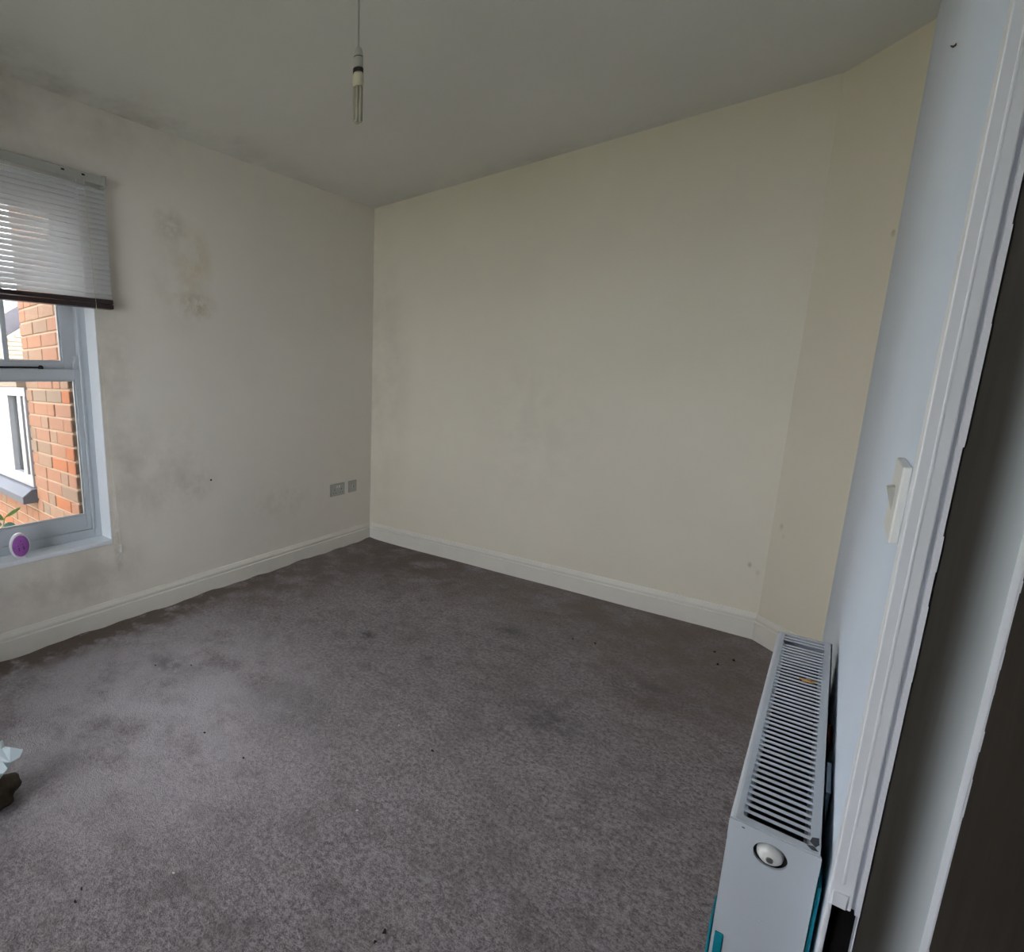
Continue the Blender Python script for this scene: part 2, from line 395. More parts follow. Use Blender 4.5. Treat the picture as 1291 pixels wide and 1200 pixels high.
# ------------------------------------------------------------------ window
win = struct(empty('window_1', (-0.11, -2.56, WZ0)), 'white painted sliding sash window with its sill', 'window')
def wp(name, mb, mat='window_white', bev=0.002, parent=win): return mb.build(name, mat, parent, bevel=bev)
FX0, FX1 = -0.205, -0.11
wp('frame_stile', MB().box(FX0, FX1, -2.128, WY1 + 0.001, WZ0, WZ1)); wp('frame_stile', MB().box(FX0, FX1, WY0 - 0.001, -2.996, WZ0, WZ1))
wp('frame_sill', MB().box(FX0 - 0.05, FX1, -2.996, -2.128, WZ0 - 0.02, 0.490)); wp('frame_head', MB().box(FX0, FX1, -2.996, -2.128, 2.075, WZ1))
wp('staff_bead', MB().box(-0.118, -0.104, -2.136, -2.124, 0.49, 2.075)); wp('staff_bead', MB().box(-0.118, -0.104, -3.0, -2.988, 0.49, 2.075))
wp('window_sill', MB().box(-0.112, 0.008, WY0 + 0.0006, WY1 - 0.0006, WZ0 - 0.022, WZ0), 'sill_white', bev=0.004)
for y0, y1 in ((WY1 - 0.003, WY1 + 0.0005), (WY0 - 0.0005, WY0 + 0.003)):
    wp('reveal_lining', MB().box(-0.111, 0.0015, y0, y1, WZ0, WZ1), 'sill_white', bev=0)
wp('reveal_lining', MB().box(-0.111, 0.0015, WY0, WY1, WZ1 - 0.003, WZ1 + 0.0005), 'sill_white', bev=0)
def sash(name, x0, x1, ys, zs, bars, gx):
    """ys: outer/inner stile edges right (-2.13 side) and mirrored left; zs: bottom rail and top rail"""
    s = empty(name, (x0, -2.56, zs[0])); s.parent = win; s.location = Vector((x0, -2.56, zs[0])) - win.location
    def q(nm, mb, mat='window_white', bev=0.002):
        o = mb.build(nm, mat, None, bevel=bev); o.parent = s; o.location = -Vector((x0, -2.56, zs[0])); return o
    yo, yi = ys; ylo, yli = -5.12 - yo, -5.12 - yi
    q('stile', MB().box(x0, x1, yi, yo, zs[0], zs[3])); q('stile', MB().box(x0, x1, ylo, yli, zs[0], zs[3]))
    q('bottom_rail', MB().box(x0, x1, yli, yi, zs[0], zs[1])); q('top_rail', MB().box(x0, x1, yli, yi, zs[2], zs[3]))
    b = 0.009
    gy0, gy1, gz0, gz1 = yli, yi, zs[1], zs[2]
    for bx in ((gy1 - b, gy1, gz0, gz1), (gy0, gy0 + b, gz0, gz1), (gy0 + b, gy1 - b, gz0, gz0 + b), (gy0 + b, gy1 - b, gz1 - b, gz1)):
        q('glazing_bead', MB().box(gx + 0.002, x1 - 0.006, *bx), bev=0.0015)
    ed = [gy0] + [v for y in bars for v in (y - 0.011, y + 0.011)] + [gy1]
    for y in bars: q('glazing_bar', MB().box(x0 + 0.004, x1 - 0.004, y - 0.011, y + 0.011, gz0, gz1))
    for k in range(0, len(ed), 2): q('pane', MB().box(gx - 0.002, gx + 0.002, ed[k], ed[k + 1], gz0, gz1), 'glass', 0)
    return q
ql = sash('lower_sash', -0.155, -0.12, (-2.128, -2.158), (0.490, 0.566, 1.247, 1.296), [], -0.140)
qu = sash('upper_sash', -0.197, -0.160, (-2.128, -2.194), (1.262, 1.330, 2.015, 2.075), [-2.437, -2.683], -0.182)
for sy in (1, -1):
    yy = lambda y: y if sy == 1 else -5.12 - y
    ql('sash_horn', MB().extr([(-0.150, yy(-2.130), 1.295), (-0.150, yy(-2.158), 1.295), (-0.150, yy(-2.156), 1.322), (-0.150, yy(-2.150), 1.34), (-0.150, yy(-2.151), 1.356), (-0.150, yy(-2.143), 1.362), (-0.150, yy(-2.130), 1.362)], (0.026, 0, 0)))
ql('sash_catch', MB().box(-0.142, -0.130, -2.50, -2.31, 1.300, 1.307).lathe([(0.011, 1.296), (0.011, 1.306), (0.007, 1.313), (0.002, 1.314)], (-0.136, -2.305, 0), 16).box(-0.146, -0.126, -2.52, -2.48, 1.296, 1.306), 'black', 0.0012)

win_added = struct(empty('window_added', ((V0 + V1) / 2, YN, VZ0)), 'added unseen wide casement window that fills the room with light', 'window')
VM = (V0 + V1) / 2
for x0, x1, z0, z1 in ((V0, V0 + 0.05, VZ0, VZ1), (V1 - 0.05, V1, VZ0, VZ1), (V0 + 0.05, V1 - 0.05, VZ0, VZ0 + 0.05), (V0 + 0.05, V1 - 0.05, VZ1 - 0.05, VZ1), (VM - 0.02, VM + 0.02, VZ0 + 0.05, VZ1 - 0.05)):
    MB().box(x0, x1, YN - 0.08, YN - 0.02, z0, z1).build('frame', 'window_white', win_added, bevel=0.002)
for a, b in ((V0 + 0.05, VM - 0.02), (VM + 0.02, V1 - 0.05)):
    MB().box(a, b, YN - 0.052, YN - 0.048, VZ0 + 0.05, VZ1 - 0.05).build('pane', 'glass', win_added)

# ------------------------------------------------------------------ door frame
door = struct(empty('door_1', (2.66, -2.36, 0)), 'door frame of dark brown timber with white painted face', 'door frame')
FY = D[1]
XL, XG, XR, XS = D[0], 2.6325, 2.640, 2.688
# white lining face with a square black cut-out near the radiator top
lin = MB().box(XL, XG, FY - 0.0005, FY + 0.03, 0.613, 2.06).box(XL, XL + 0.0045, FY - 0.0005, FY + 0.03, 0.30, 0.613).box(XL, XG, FY - 0.0005, FY + 0.03, 0, 0.30)
lin.build('lining_face', 'casing_white', door, bevel=0.0012)
MB().box(XL + 0.0085, XL + 0.0115, FY - 0.0010, FY + 0.001, 0.645, 2.06).build('lining_bead', 'casing_white', door, bevel=0.0009)
MB().box(XG, XG + 0.0034, FY + 0.007, FY + 0.03, 0.613, 2.06).build('lining_groove', 'casing_white', door)
ed = MB()
rnd = random.Random(11); z = 0.613
while z < 2.06:                                    # ragged paint edge
    dz = rnd.uniform(0.03, 0.12); w = rnd.uniform(-0.0006, 0.0006)
    ed.box(XG + 0.0034, XR + w, FY - 0.002, FY + 0.03, z, min(2.06, z + dz)); z += dz
ed.build('lining_edge', 'casing_white', door)
MB().box(XL + 0.0045, XR, FY + 0.016, FY + 0.03, 0.30, 0.613).build('cut_out', 'void_black', door)
MB().box(XR - 0.0011, XR, FY - 0.001, FY + 0.03, 0.30, 0.613).build('cut_out_edge', 'casing_white', door)
MB().box(XL + 0.003, XG - 0.004, FY - 0.003, FY + 0.002, 0.6135, 0.633).build('cut_out_lip', 'casing_white', door, bevel=0.001)
MB().box(XR - 0.0008, XS + 0.002, FY + 0.001, FY + 0.03, 0, 2.06).build('rebate', 'jamb_fade', door)
SP = 0.0285
MB().box(XS + 0.001, 2.79, FY - SP, FY + 0.03, 0, 2.06).build('door_stop', 'jamb_wood', door)
st = MB(); z = 0.0; rnd = random.Random(5)
while z < 2.06:
    dz = rnd.uniform(0.02, 0.09); w = rnd.uniform(-0.002, 0.0016)
    st.box(XS, XS + 0.0012, FY - SP - 0.0003 - w * 0.15, FY + 0.003, z, min(2.06, z + dz))
    if rnd.random() < 0.5: st.box(XS, XS + 0.0012 + abs(w) * 0.3, FY - SP - 0.0006, FY - SP + 0.001, z + 0.3 * dz, min(2.06, z + dz * 0.8))
    z += dz
st.build('stop_paint', 'casing_white', door)
for x, z0, z1 in ((2.707, 0.985, 1.005), (2.7055, 1.008, 1.016), (2.723, 1.06, 1.072)):
    MB().extr([(x, FY - SP - 0.0004, z0), (x + 0.0008, FY - SP - 0.0004, z0), (x + 0.004, FY - SP - 0.0004, z1), (x + 0.0032, FY - SP - 0.0004, z1)], (0, 0.001, 0)).build('scratch', 'casing_white', door)
MB().box(2.612, 2.79, DY0 - 0.03, DY0, 0, 2.06).build('jamb', 'jamb_wood', door)
MB().box(2.612, 2.79, DY0, FY, 2.03, 2.06).build('head', 'jamb_wood', door)

# ------------------------------------------------------------------ venetian blind
BX = 0.040; BY0, BY1 = -3.07, -2.02
bl = tag(empty('venetian_blind', (BX, (BY0 + BY1) / 2, 1.57)), 'half lowered white venetian blind with dark bottom rail over the sash window', 'blind')
hr = MB().box(0.012, 0.058, BY0 + 0.004, BY1 - 0.004, 2.108, 2.146).build('head_rail', 'plastic_grey', bl, bevel=0.002)
for y in (-2.205, -2.118): MB().box(0.0575, 0.0588, y - 0.007, y + 0.007, 2.130, 2.137).build('rail_slot', 'black', bl)
MB().box(0.0, 0.062, BY1 - 0.008, BY1 + 0.004, 2.104, 2.150).build('bracket', 'plastic_grey', bl, bevel=0.002)
NS = 22; zt, zb = 2.088, 1.628
sl = None
for k in range(NS):
    z = zt + (zb - zt) * k / (NS - 1)
    if sl is None:
        mb = MB(); w = 0.0132; t = math.radians(-61); th = 0.0005; ring = []
        for j in range(7):
            u = -1 + 2 * j / 6; xx = u * w; cz = (1 - u * u) * 0.0022
            ring.append((xx, cz))
        up_ = []; dn = []
        for xx, cz in ring:
            for lst, o in ((up_, th), (dn, -th)):
                lst.append((xx * math.cos(t) - (cz + o) * math.sin(t), xx * math.sin(t) + (cz + o) * math.cos(t)))
        poly = up_ + dn[::-1]
        L = BY1 - BY0
        mb.prism([(a, -L / 2, b) for a, b in poly], [(a, L / 2, b) for a, b in poly])
        sl = mb.build('slat', 'slat_white', bl, smooth=False); o = sl
    else:
        o = sl.copy(); COL.objects.link(o); o.parent = bl
    o.location = Vector((BX, (BY0 + BY1) / 2, z)) - bl.location
    o.rotation_euler = (math.radians(rnd.uniform(-0.12, 0.12)), math.radians(rnd.uniform(-3, 3)), 0)
MB().box(0.020, 0.060, BY0, BY1, 1.572, 1.592).box(0.021, 0.059, BY0, BY1, 1.595, 1.614).build('bottom_rail', 'rail_dark', bl, bevel=0.003)
for y in (-2.15, -2.56, -2.95):
    MB().tube([(0.055, y, 2.11), (0.055, y, 1.60)], 0.0012, 6).tube([(0.027, y, 2.11), (0.027, y, 1.60)], 0.0009, 6).build('ladder_cord', 'plastic_white', bl)
MB().tube([(0.062, -2.118, 2.112), (0.062, -2.105, 1.58)], 0.0011, 6).build('lift_cord', 'cord', bl)
pts1 = [(0.062, -2.105, 1.58), (0.06, -2.100, 1.3), (0.05, -2.088, 1.0), (0.035, -2.083, 0.72), (0.022, -2.080, 0.52), (0.015, -2.076, 0.36)]
pts2 = [(0.064, -2.107, 1.58), (0.058, -2.096, 1.2), (0.045, -2.080, 0.92), (0.032, -2.066, 0.70), (0.020, -2.055, 0.48), (0.013, -2.050, 0.40)]
MB().tube(pts1, 0.0011, 6).build('pull_cord', 'cord', bl); c2 = MB().tube(pts2, 0.0011, 6).build('pull_cord', 'cord', bl)
MB().lathe([(0.0015, 0.415), (0.004, 0.405), (0.0055, 0.39), (0.006, 0.372), (0.004, 0.370)], (0.013, -2.049, 0), 12).build('cord_tassel', 'plastic_white', bl, smooth=True)

# ------------------------------------------------------------------ radiator
RX0, RX1, RYF, RYN, RZ0, RZ1 = 2.5105, 2.6035, -1.570, -2.336, 0.150, 0.647
rad = tag(empty('radiator', ((RX0 + RX1) / 2, (RYF + RYN) / 2, RZ0)), 'white steel panel radiator with slotted top grille under the light switch', 'radiator')
# front panel with pressed vertical flutes
mb = MB(); nf = 20
L = RYF - RYN - 0.02
xs = []
ys = []
for k in range(nf * 8 + 1):
    y = RYN + 0.01 + L * k / (nf * 8); ys.append(y); ph_ = (k % 8) / 8
    xs.append(RX0 + 0.002 + 0.006 * (0.5 - 0.5 * math.cos(2 * math.pi * ph_)) ** 2)
a = [(x, y, RZ0) for x, y in zip(xs, ys)] + [(RX0 + 0.016, ys[-1], RZ0), (RX0 + 0.016, ys[0], RZ0)]
mb.prism(a, [(x, y, RZ1 - 0.02) for x, y, z in a])
mb.build('front_panel', 'enamel', rad)
MB().box(RX1 - 0.014, RX1 - 0.002, RYN + 0.01, RYF - 0.01, RZ0, RZ1 - 0.02).build('rear_panel', 'enamel', rad, bevel=0.002)
cv = MB()
for k in range(24):
    y = RYN + 0.03 + k * 0.03; cv.box(RX0 + 0.018, RX1 - 0.016, y, y + 0.0012, RZ0 + 0.03, RZ1 - 0.05)
cv.build('convector_fins', 'dark_inside', rad)
# top casing: frame and separate bars
bw = 0.0125; gy0, gy1 = RYN + 0.016, RYF - 0.012
tf = MB()
tf.prism([(RX0, RYN + 0.003, RZ1 - 0.03), (RX0, RYN + 0.003, RZ1 - 0.005), (RX0 + 0.003, RYN + 0.003, RZ1 - 0.0012), (RX0 + 0.006, RYN + 0.003, RZ1), (RX0 + bw, RYN + 0.003, RZ1), (RX0 + bw, RYN + 0.003, RZ1 - 0.004), (RX0 + 0.003, RYN + 0.003, RZ1 - 0.008), (RX0 + 0.003, RYN + 0.003, RZ1 - 0.03)],
         [(x, RYF - 0.001, z) for x, _, z in [(RX0, 0, RZ1 - 0.03), (RX0, 0, RZ1 - 0.005), (RX0 + 0.003, 0, RZ1 - 0.0012), (RX0 + 0.006, 0, RZ1), (RX0 + bw, 0, RZ1), (RX0 + bw, 0, RZ1 - 0.004), (RX0 + 0.003, 0, RZ1 - 0.008), (RX0 + 0.003, 0, RZ1 - 0.03)]])
tf.box(RX1 - bw, RX1, RYN + 0.003, RYF - 0.001, RZ1 - 0.004, RZ1).box(RX1 - 0.002, RX1, RYN + 0.003, RYF - 0.001, RZ1 - 0.03, RZ1)
tf.box(RX0 + bw, RX1 - bw, RYN + 0.003, gy0, RZ1 - 0.004, RZ1).box(RX0 + bw, RX1 - bw, gy1, RYF - 0.001, RZ1 - 0.004, RZ1)
tf.build('grille_frame', 'enamel', rad)
NB = 46; bar = None; pitch = (gy1 - gy0) / NB
for k in range(1, NB):
    if k == NB - 3: continue                        # a missing bar leaves a wide slot at the far end
    if bar is None:
        lx = (RX1 - RX0 - 2 * bw) / 2 + 0.001
        bar = MB().box(-lx, lx, -0.0034, 0.0034, -0.0022, 0).build('grille_bar', 'enamel', rad, bevel=0.001, seg=1); o = bar
    else:
        o = bar.copy(); COL.objects.link(o); o.parent = rad
    o.location = Vector(((RX0 + RX1) / 2, gy0 + pitch * k, RZ1 - 0.0002)) - rad.location
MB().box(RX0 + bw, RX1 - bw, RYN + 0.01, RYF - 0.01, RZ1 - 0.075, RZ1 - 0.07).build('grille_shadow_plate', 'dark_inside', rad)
# end panels, the near one with a round valve hole
def end_panel(y, hole):
    mb = MB(); n = 40
    c = Vector((2.5565, 0.6165)); r = 0.0175
    x0, x1, z0, z1 = RX0 + 0.0005, RX1 - 0.0005, RZ0, RZ1 - 0.0008
    if not hole: return mb.box(x0, x1, y - 0.002, y + 0.002, z0, z1)
    inn = []; out = []
    angs = sorted([2 * math.pi * i / n for i in range(n)] + [math.atan2(z - c.y, x - c.x) % (2 * math.pi) for x in (x0, x1) for z in (z0, z1)])
    for t in angs:
        dx, dz = math.cos(t), math.sin(t)
        k = min(((x1 - c.x) / dx if dx > 1e-9 else (x0 - c.x) / dx if dx < -1e-9 else 9), ((z1 - c.y) / dz if dz > 1e-9 else (z0 - c.y) / dz if dz < -1e-9 else 9))
        inn.append((c.x + dx * r, c.y + dz * r)); out.append((c.x + dx * k, c.y + dz * k))
    n = len(angs); vs = []
    for yy in (y - 0.002, y + 0.002):
        vs += [(x, yy, z) for x, z in inn] + [(x, yy, z) for x, z in out]
    fs = []
    for i in range(n):
        j = (i + 1) % n
        fs += [(i, j, n + j, n + i), (2 * n + i, 2 * n + j, 3 * n + j, 3 * n + i), (i, j, 2 * n + j, 2 * n + i), (n + i, n + j, 3 * n + j, 3 * n + i)]
    return mb.add(vs, fs)
ep = end_panel(RYN + 0.002, True).build('end_panel', 'enamel', rad)
end_panel(RYF - 0.002, False).build('end_panel', 'enamel', rad)
MB().box(RX0 + 0.004, RX1 - 0.004, RYN + 0.022, RYN + 0.024, 0.57, 0.638).build('valve_recess', 'dark_inside', rad)
vc = MB().lathe([(0.0135, 0.020), (0.0140, 0.006), (0.0135, 0.001), (0.0115, -0.003), (0.0075, -0.0055), (0.002, -0.006)], (2.5562, RYN + 0.002, 0.6155), 28, 'Y').build('valve_cap', 'plastic_white', rad, smooth=True)
MB().lathe([(0.0040, -0.0040), (0.0040, -0.0072), (0.0034, -0.0078)], (2.5566, RYN + 0.002, 0.6135), 16, 'Y').build('valve_screw', 'steel', vc)
for i in range(9):
    x = 2.5475 + i * 0.0030
    MB().box(x, x + 0.0016, RYN - 0.0006, RYN + 0.001, 0.5105 + (i % 3) * 0.0005, 0.5128 + (i % 2) * 0.0007).build('embossed_mark', 'enamel', rad)
MB().extr([(RX1 - 0.0105, gy0 + 0.018, RZ1), (RX1 - 0.004, gy0 + 0.022, RZ1), (RX1 - 0.0035, gy0 + 0.008, RZ1), (RX1 - 0.007, gy0 + 0.001, RZ1), (RX1 - 0.0125, gy0 + 0.008, RZ1)], (0, 0, 0.0004)).build('paint_chip', 'dark_inside', rad)
MB().extr([(RX1 - 0.015, gy0 - 0.002, RZ1), (RX1 - 0.0085, gy0 + 0.001, RZ1), (RX1 - 0.004, gy0 - 0.006, RZ1), (RX1 - 0.010, gy0 - 0.008, RZ1)], (0, 0, 0.0004)).build('paint_chip', 'dark_inside', rad)
MB().box(RX0 + 0.014, RX0 + 0.017, RYN - 0.0003, RYN + 0.001, 0.6395, 0.641).build('paint_chip', 'dark_inside', rad)
# teal corner protectors left on from the packaging
for (xa, xb) in ((RX0 - 0.0035, RX0 + 0.0135),):
    MB().box(xa, xa + 0.003, RYN - 0.002, RYN + 0.05, RZ0 - 0.01, 0.475).build('corner_protector', 'teal', rad, bevel=0.001)
    MB().box(RX0 + 0.004, xb, RYN - 0.0025, RYN - 0.0003, RZ0 - 0.01, 0.462).build('corner_protector', 'teal', rad, bevel=0.0008)
MB().box(RX1 + 0.0003, RX1 + 0.005, RYN + 0.006, RYN + 0.06, RZ0 - 0.01, 0.600).build('corner_protector', 'teal', rad, bevel=0.001)
for y in (-1.70, -2.22): MB().box(RX1 - 0.004, 2.6165, y - 0.015, y + 0.015, 0.30, 0.50).build('wall_bracket', 'steel', rad)

lf = MB()
for k, (dx, dy) in enumerate([(0, 0), (0.009, 0.004), (0.004, -0.007)]):
    pts = []
    for i in range(10):
        t = 2 * math.pi * i / 10; r = 0.006 * (1 + 0.35 * math.sin(3 * t + k))
        pts.append((2.566 + dx + r * math.cos(t) * 1.3, -1.815 + dy + r * math.sin(t), RZ1 + 0.0003 + 0.0018 * math.sin(t * 2 + k) ** 2 + k * 0.001))
    lf.extr(pts, (0, 0, 0.0008))
tag(lf.build('dry_leaf', 'leaf_brown', origin=(2.566, -1.815, RZ1)), 'scrap of dry orange-brown leaf lying on the radiator grille', 'leaf')

# ------------------------------------------------------------------ light switch
sw = tag(empty('light_switch', (2.6125, -2.28, 1.103)), 'white single rocker light switch on the wall beside the door frame', 'light switch')
wx = lambda y: D[0] + (B[0] - D[0]) * (y - D[1]) / (B[1] - D[1])
MB().extr([(wx(-2.229), -2.229, 1.060), (wx(-2.33), -2.33, 1.060), (wx(-2.33), -2.33, 1.147), (wx(-2.229), -2.229, 1.147)], (-0.0075, 0, 0)).build('plate', 'plastic_white', sw, bevel=0.0015)
x0 = wx(-2.28) - 0.0074
MB().extr([(x0, -2.268, 1.090), (x0 - 0.0065, -2.268, 1.117), (x0, -2.268, 1.119)], (0, -0.02, 0)).build('rocker', 'plastic_grey', sw, bevel=0.0006)

# ------------------------------------------------------------------ sockets on the window wall
def socket(name, y0, y1, z0, z1, label, cat, double):
    s = tag(empty(name, (0, (y0 + y1) / 2, (z0 + z1) / 2)), label, cat)
    MB().box(0, 0.009, y0, y1, z0, z1).build('face_plate', 'plastic_grey', s, bevel=0.002)
    yc, zc = (y0 + y1) / 2, (z0 + z1) / 2
    if double:
        for sy in (-1, 1):
            y = yc + sy * 0.036
            MB().box(0.0088, 0.0094, y - 0.0025, y + 0.0025, zc - 0.006, zc + 0.008).build('earth_hole', 'dark_inside', s)
            for d in (-0.011, 0.011): MB().box(0.0088, 0.0094, y + d - 0.0035, y + d + 0.0035, zc - 0.024, zc - 0.019).build('pin_hole', 'dark_inside', s)
            MB().box(0.0088, 0.0125, yc + sy * 0.012 - 0.006, yc + sy * 0.012 + 0.006, zc + 0.014, zc + 0.032).build('rocker', 'plastic_white', s, bevel=0.001)
    else:
        MB().lathe([(0.0085, 0.0088), (0.0085, 0.011), (0.0065, 0.013)], (0, yc, zc), 18, 'X').build('outlet_ring', 'plastic_white', s)
        MB().lathe([(0.0060, 0.0125), (0.0060, 0.0134)], (0, yc, zc), 16, 'X').build('outlet_hole', 'rail_dark', s)
        for d in (-0.03, 0.03): MB().lathe([(0.003, 0.0088), (0.003, 0.0098)], (0, yc + d, zc), 10, 'X').build('screw', 'steel', s)
socket('double_socket', -0.462, -0.314, 0.404, 0.494, 'grey-white double wall socket left of the single outlet near the corner', 'socket', True)
socket('aerial_socket', -0.266, -0.178, 0.407, 0.495, 'small square outlet plate with one dark round hole', 'socket', False)

# ------------------------------------------------------------------ pendant lamp without shade
px_, py_ = 1.450, -1.899
pl = tag(empty('pendant_light', (px_, py_, H)), 'bare white pendant lamp holder with unlit energy saving bulb hanging from the ceiling', 'pendant light')
cz = 2.172
MB().lathe([(0.001, H), (0.040, H), (0.040, H - 0.008), (0.030, H - 0.024), (0.010, H - 0.030), (0.001, H - 0.030)], (px_, py_, 0), 28).build('ceiling_rose', 'plastic_white', pl, smooth=False)
MB().tube([(px_, py_, H - 0.03), (px_, py_, cz - 0.004)], 0.0026, 8).build('cable', 'plastic_grey', pl)
hd = MB().lathe([(0.004, cz), (0.009, cz - 0.006), (0.0125, cz - 0.016), (0.0135, cz - 0.028)], (px_, py_, 0), 24).build('holder_cap', 'holder_grey', pl, smooth=True)
MB().lathe([(0.0138, cz - 0.0275), (0.0138, cz - 0.0305)], (px_, py_, 0), 24).build('cap_seam', 'black', hd)
MB().lathe([(0.0142, cz - 0.030), (0.0142, cz - 0.058)], (px_, py_, 0), 24).build('lamp_holder', 'holder_grey', pl, smooth=False)
MB().lathe([(0.0150, cz - 0.057), (0.0150, cz - 0.067)], (px_, py_, 0), 24).build('skirt_ring', 'black', pl)
bb = MB().lathe([(0.0125, cz - 0.066), (0.0158, cz - 0.075), (0.0165, cz - 0.090), (0.0150, cz - 0.103), (0.006, cz - 0.105)], (px_, py_, 0), 24).build('bulb_base', 'cfl_cream', pl, smooth=True)
for k in range(3):
    t = 2 * math.pi * k / 3 + 0.4; c = Vector((math.cos(t), math.sin(t), 0)) * 0.0085; d = Vector((-math.sin(t), math.cos(t), 0)) * 0.0052
    o = Vector((px_, py_, 0)) + c
    zt_, zb_ = cz - 0.102, cz - 0.186
    pts = [o + d + Vector((0, 0, zt_)), o + d + Vector((0, 0, zb_))]
    for j in range(1, 6):
        a_ = math.pi * j / 6; pts.append(o + d * math.cos(a_) + Vector((0, 0, zb_ - 0.006 * math.sin(a_))))
    pts += [o - d + Vector((0, 0, zb_)), o - d + Vector((0, 0, zt_))]
    MB().tube(pts, 0.0045, 10).build('bulb_tube', 'tube_glass', pl, smooth=True)

# ------------------------------------------------------------------ air freshener on the sill
af = tag(empty('air_freshener', (-0.022, -2.505, WZ0)), 'oval purple gel air freshener with white rim standing on the window sill', 'air freshener')
cy_, cz_ = -2.505, WZ0 + 0.060
def oval(r, prof, name, mat, par, n=36):
    mb = MB(); mb.lathe(prof, (0, 0, 0), n, 'X', 0.043 / 0.06, 1.0)
    mb.v = [(x - 0.024, y + cy_, z + cz_) for x, y, z in mb.v]
    return mb.build(name, mat, par, smooth=True)
oval(1, [(0.040, -0.016), (0.052, -0.013), (0.0585, -0.004), (0.060, 0.006), (0.0585, 0.014), (0.054, 0.018), (0.050, 0.019), (0.049, 0.016), (0.001, 0.016)], 'case', 'oval_white', af)
fr = oval(1, [(0.0495, 0.015), (0.0490, 0.0185), (0.044, 0.0205), (0.030, 0.0222), (0.012, 0.0230), (0.001, 0.0231)], 'gel_cover', 'gel_purple', af)
for y, z, ry, rz in ((-0.011, 0.003, 0.0035, 0.0025), (0.006, 0.007, 0.003, 0.004), (-0.009, -0.009, 0.005, 0.004), (0.009, -0.004, 0.003, 0.006), (0.011, -0.013, 0.004, 0.005), (-0.008, -0.018, 0.0035, 0.003), (0.001, 0.024, 0.003, 0.003), (0.002, -0.006, 0.002, 0.003)):
    m2 = MB().lathe([(1.0, -0.002), (1.0, 0.0006), (0.6, 0.001)], (0, 0, 0), 12, 'X')
    m2.v = [(x - 0.0018, cy_ + y + yy * ry, cz_ + z + zz * rz) for x, yy, zz in m2.v]
    m2.build('gel_hole', 'gel_dark', fr)
MB().box(-0.040, -0.004, cy_ - 0.020, cy_ + 0.020, WZ0, WZ0 + 0.006).build('foot', 'oval_white', af, bevel=0.002)

# ------------------------------------------------------------------ plastic bag on the carpet
bgx, bgy = 0.895, -2.895
bag = tag(empty('plastic_bag', (bgx, bgy, 0)), 'small twisted clear plastic bag of dark brown waste lying on the carpet', 'plastic bag')
def blob(fn, nu=28, nv=14):
    vs = []; fs = []
    for j in range(nv + 1):
        for i in range(nu): vs.append(fn(2 * math.pi * i / nu, j / nv))
    for j in range(nv):
        for i in range(nu): fs.append((j * nu + i, j * nu + (i + 1) % nu, (j + 1) * nu + (i + 1) % nu, (j + 1) * nu + i))
    fs.append(tuple(reversed(range(nu)))); fs.append(tuple(range(nv * nu, nv * nu + nu))); return MB().add(vs, fs)
def low(a, t):
    r = 0.075 * math.sin(math.pi * (0.22 + 0.70 * t)) * (1 + 0.12 * math.sin(3 * a + 6 * t) + 0.07 * math.sin(7 * a + 2 + 9 * t))
    return (bgx + r * math.cos(a), bgy + r * math.sin(a), 0.003 + 0.075 * t)
def neck(a, t):
    r = (0.030 + 0.045 * t ** 1.4) * (1 + (0.10 + 0.30 * t) * math.sin(5 * a + 1.5 * t) + 0.12 * t * math.sin(11 * a))
    return (bgx + 0.012 * t + r * math.cos(a), bgy + 0.012 * t + r * 0.7 * math.sin(a), 0.066 + 0.085 * t + 0.012 * t * math.sin(4 * a + 1))
blob(low).build('bag_contents', 'waste_brown', bag, smooth=True)
blob(neck).build('bag_neck', 'film', bag, smooth=False)

# ------------------------------------------------------------------ crumbs and fluff on the carpet
def bits(name, spots, mat, label, cat, group, r):
    first = None; rn = random.Random(name)
    for x, y, s in spots:
        if first is None:
            mb = MB()
            vs = [Vector((math.cos(t), math.sin(t), 0)) * (0.8 + 0.3 * math.sin(3 * t)) for t in [2 * math.pi * i / 7 for i in range(7)]]
            mb.prism([(v.x * r, v.y * r * 0.6, 0) for v in vs], [(v.x * r * 0.6, v.y * r * 0.4, r * 0.7) for v in vs])
            first = mb.build(name, mat); o = first
        else:
            o = first.copy(); COL.objects.link(o)
        o.location = (x, y, 0.0005); o.scale = (s, s, s); o.rotation_euler = (0, 0, rn.uniform(0, 6.28))
        tag(o, label, cat, group)
bits('dark_crumb', [(1.079, -2.271, 1), (1.280, -2.252, 1), (1.382, -2.841, 1.1), (1.959, -2.371, 1.5), (1.711, -1.781, 1.2), (1.957, -2.404, 1), (1.360, -2.817, 1), (2.308, -0.425, 1.6),
                    (0.637, -1.246, 0.9), (0.652, -2.058, 1), (0.539, -2.169, 1), (2.353, -0.334, 1.6), (2.28, -0.30, 1.2), (1.86, -0.60, 1.3), (1.77, -0.63, 1)],
     'crumb_dark', 'tiny dark crumb trodden into the carpet', 'crumb', 'dark crumbs on the carpet', 0.0055)
bits('white_fluff', [(1.691, -2.152, 1), (1.485, -2.634, 0.9), (1.55, -1.75, 0.8)], 'crumb_white', 'tiny white fleck of fluff on the carpet', 'fluff', 'white flecks on the carpet', 0.005)

# ------------------------------------------------------------------ marks on the walls
tag(MB().lathe([(0.006, 0.0), (0.006, 0.0012), (0.003, 0.002)], (0, -1.479, 0.671), 10, 'X').build('wall_plug', 'crumb_dark'), 'small black plug hole dot on the stained window wall', 'wall plug')
MB().tube([(2.6152, -1.45, 1.893), (2.6152, -1.55, 1.853), (2.6152, -1.63, 1.826)], [0.0012, 0.0022, 0.0028], 6).build('crack', 'crack', bpy.data.objects['wall_right'])

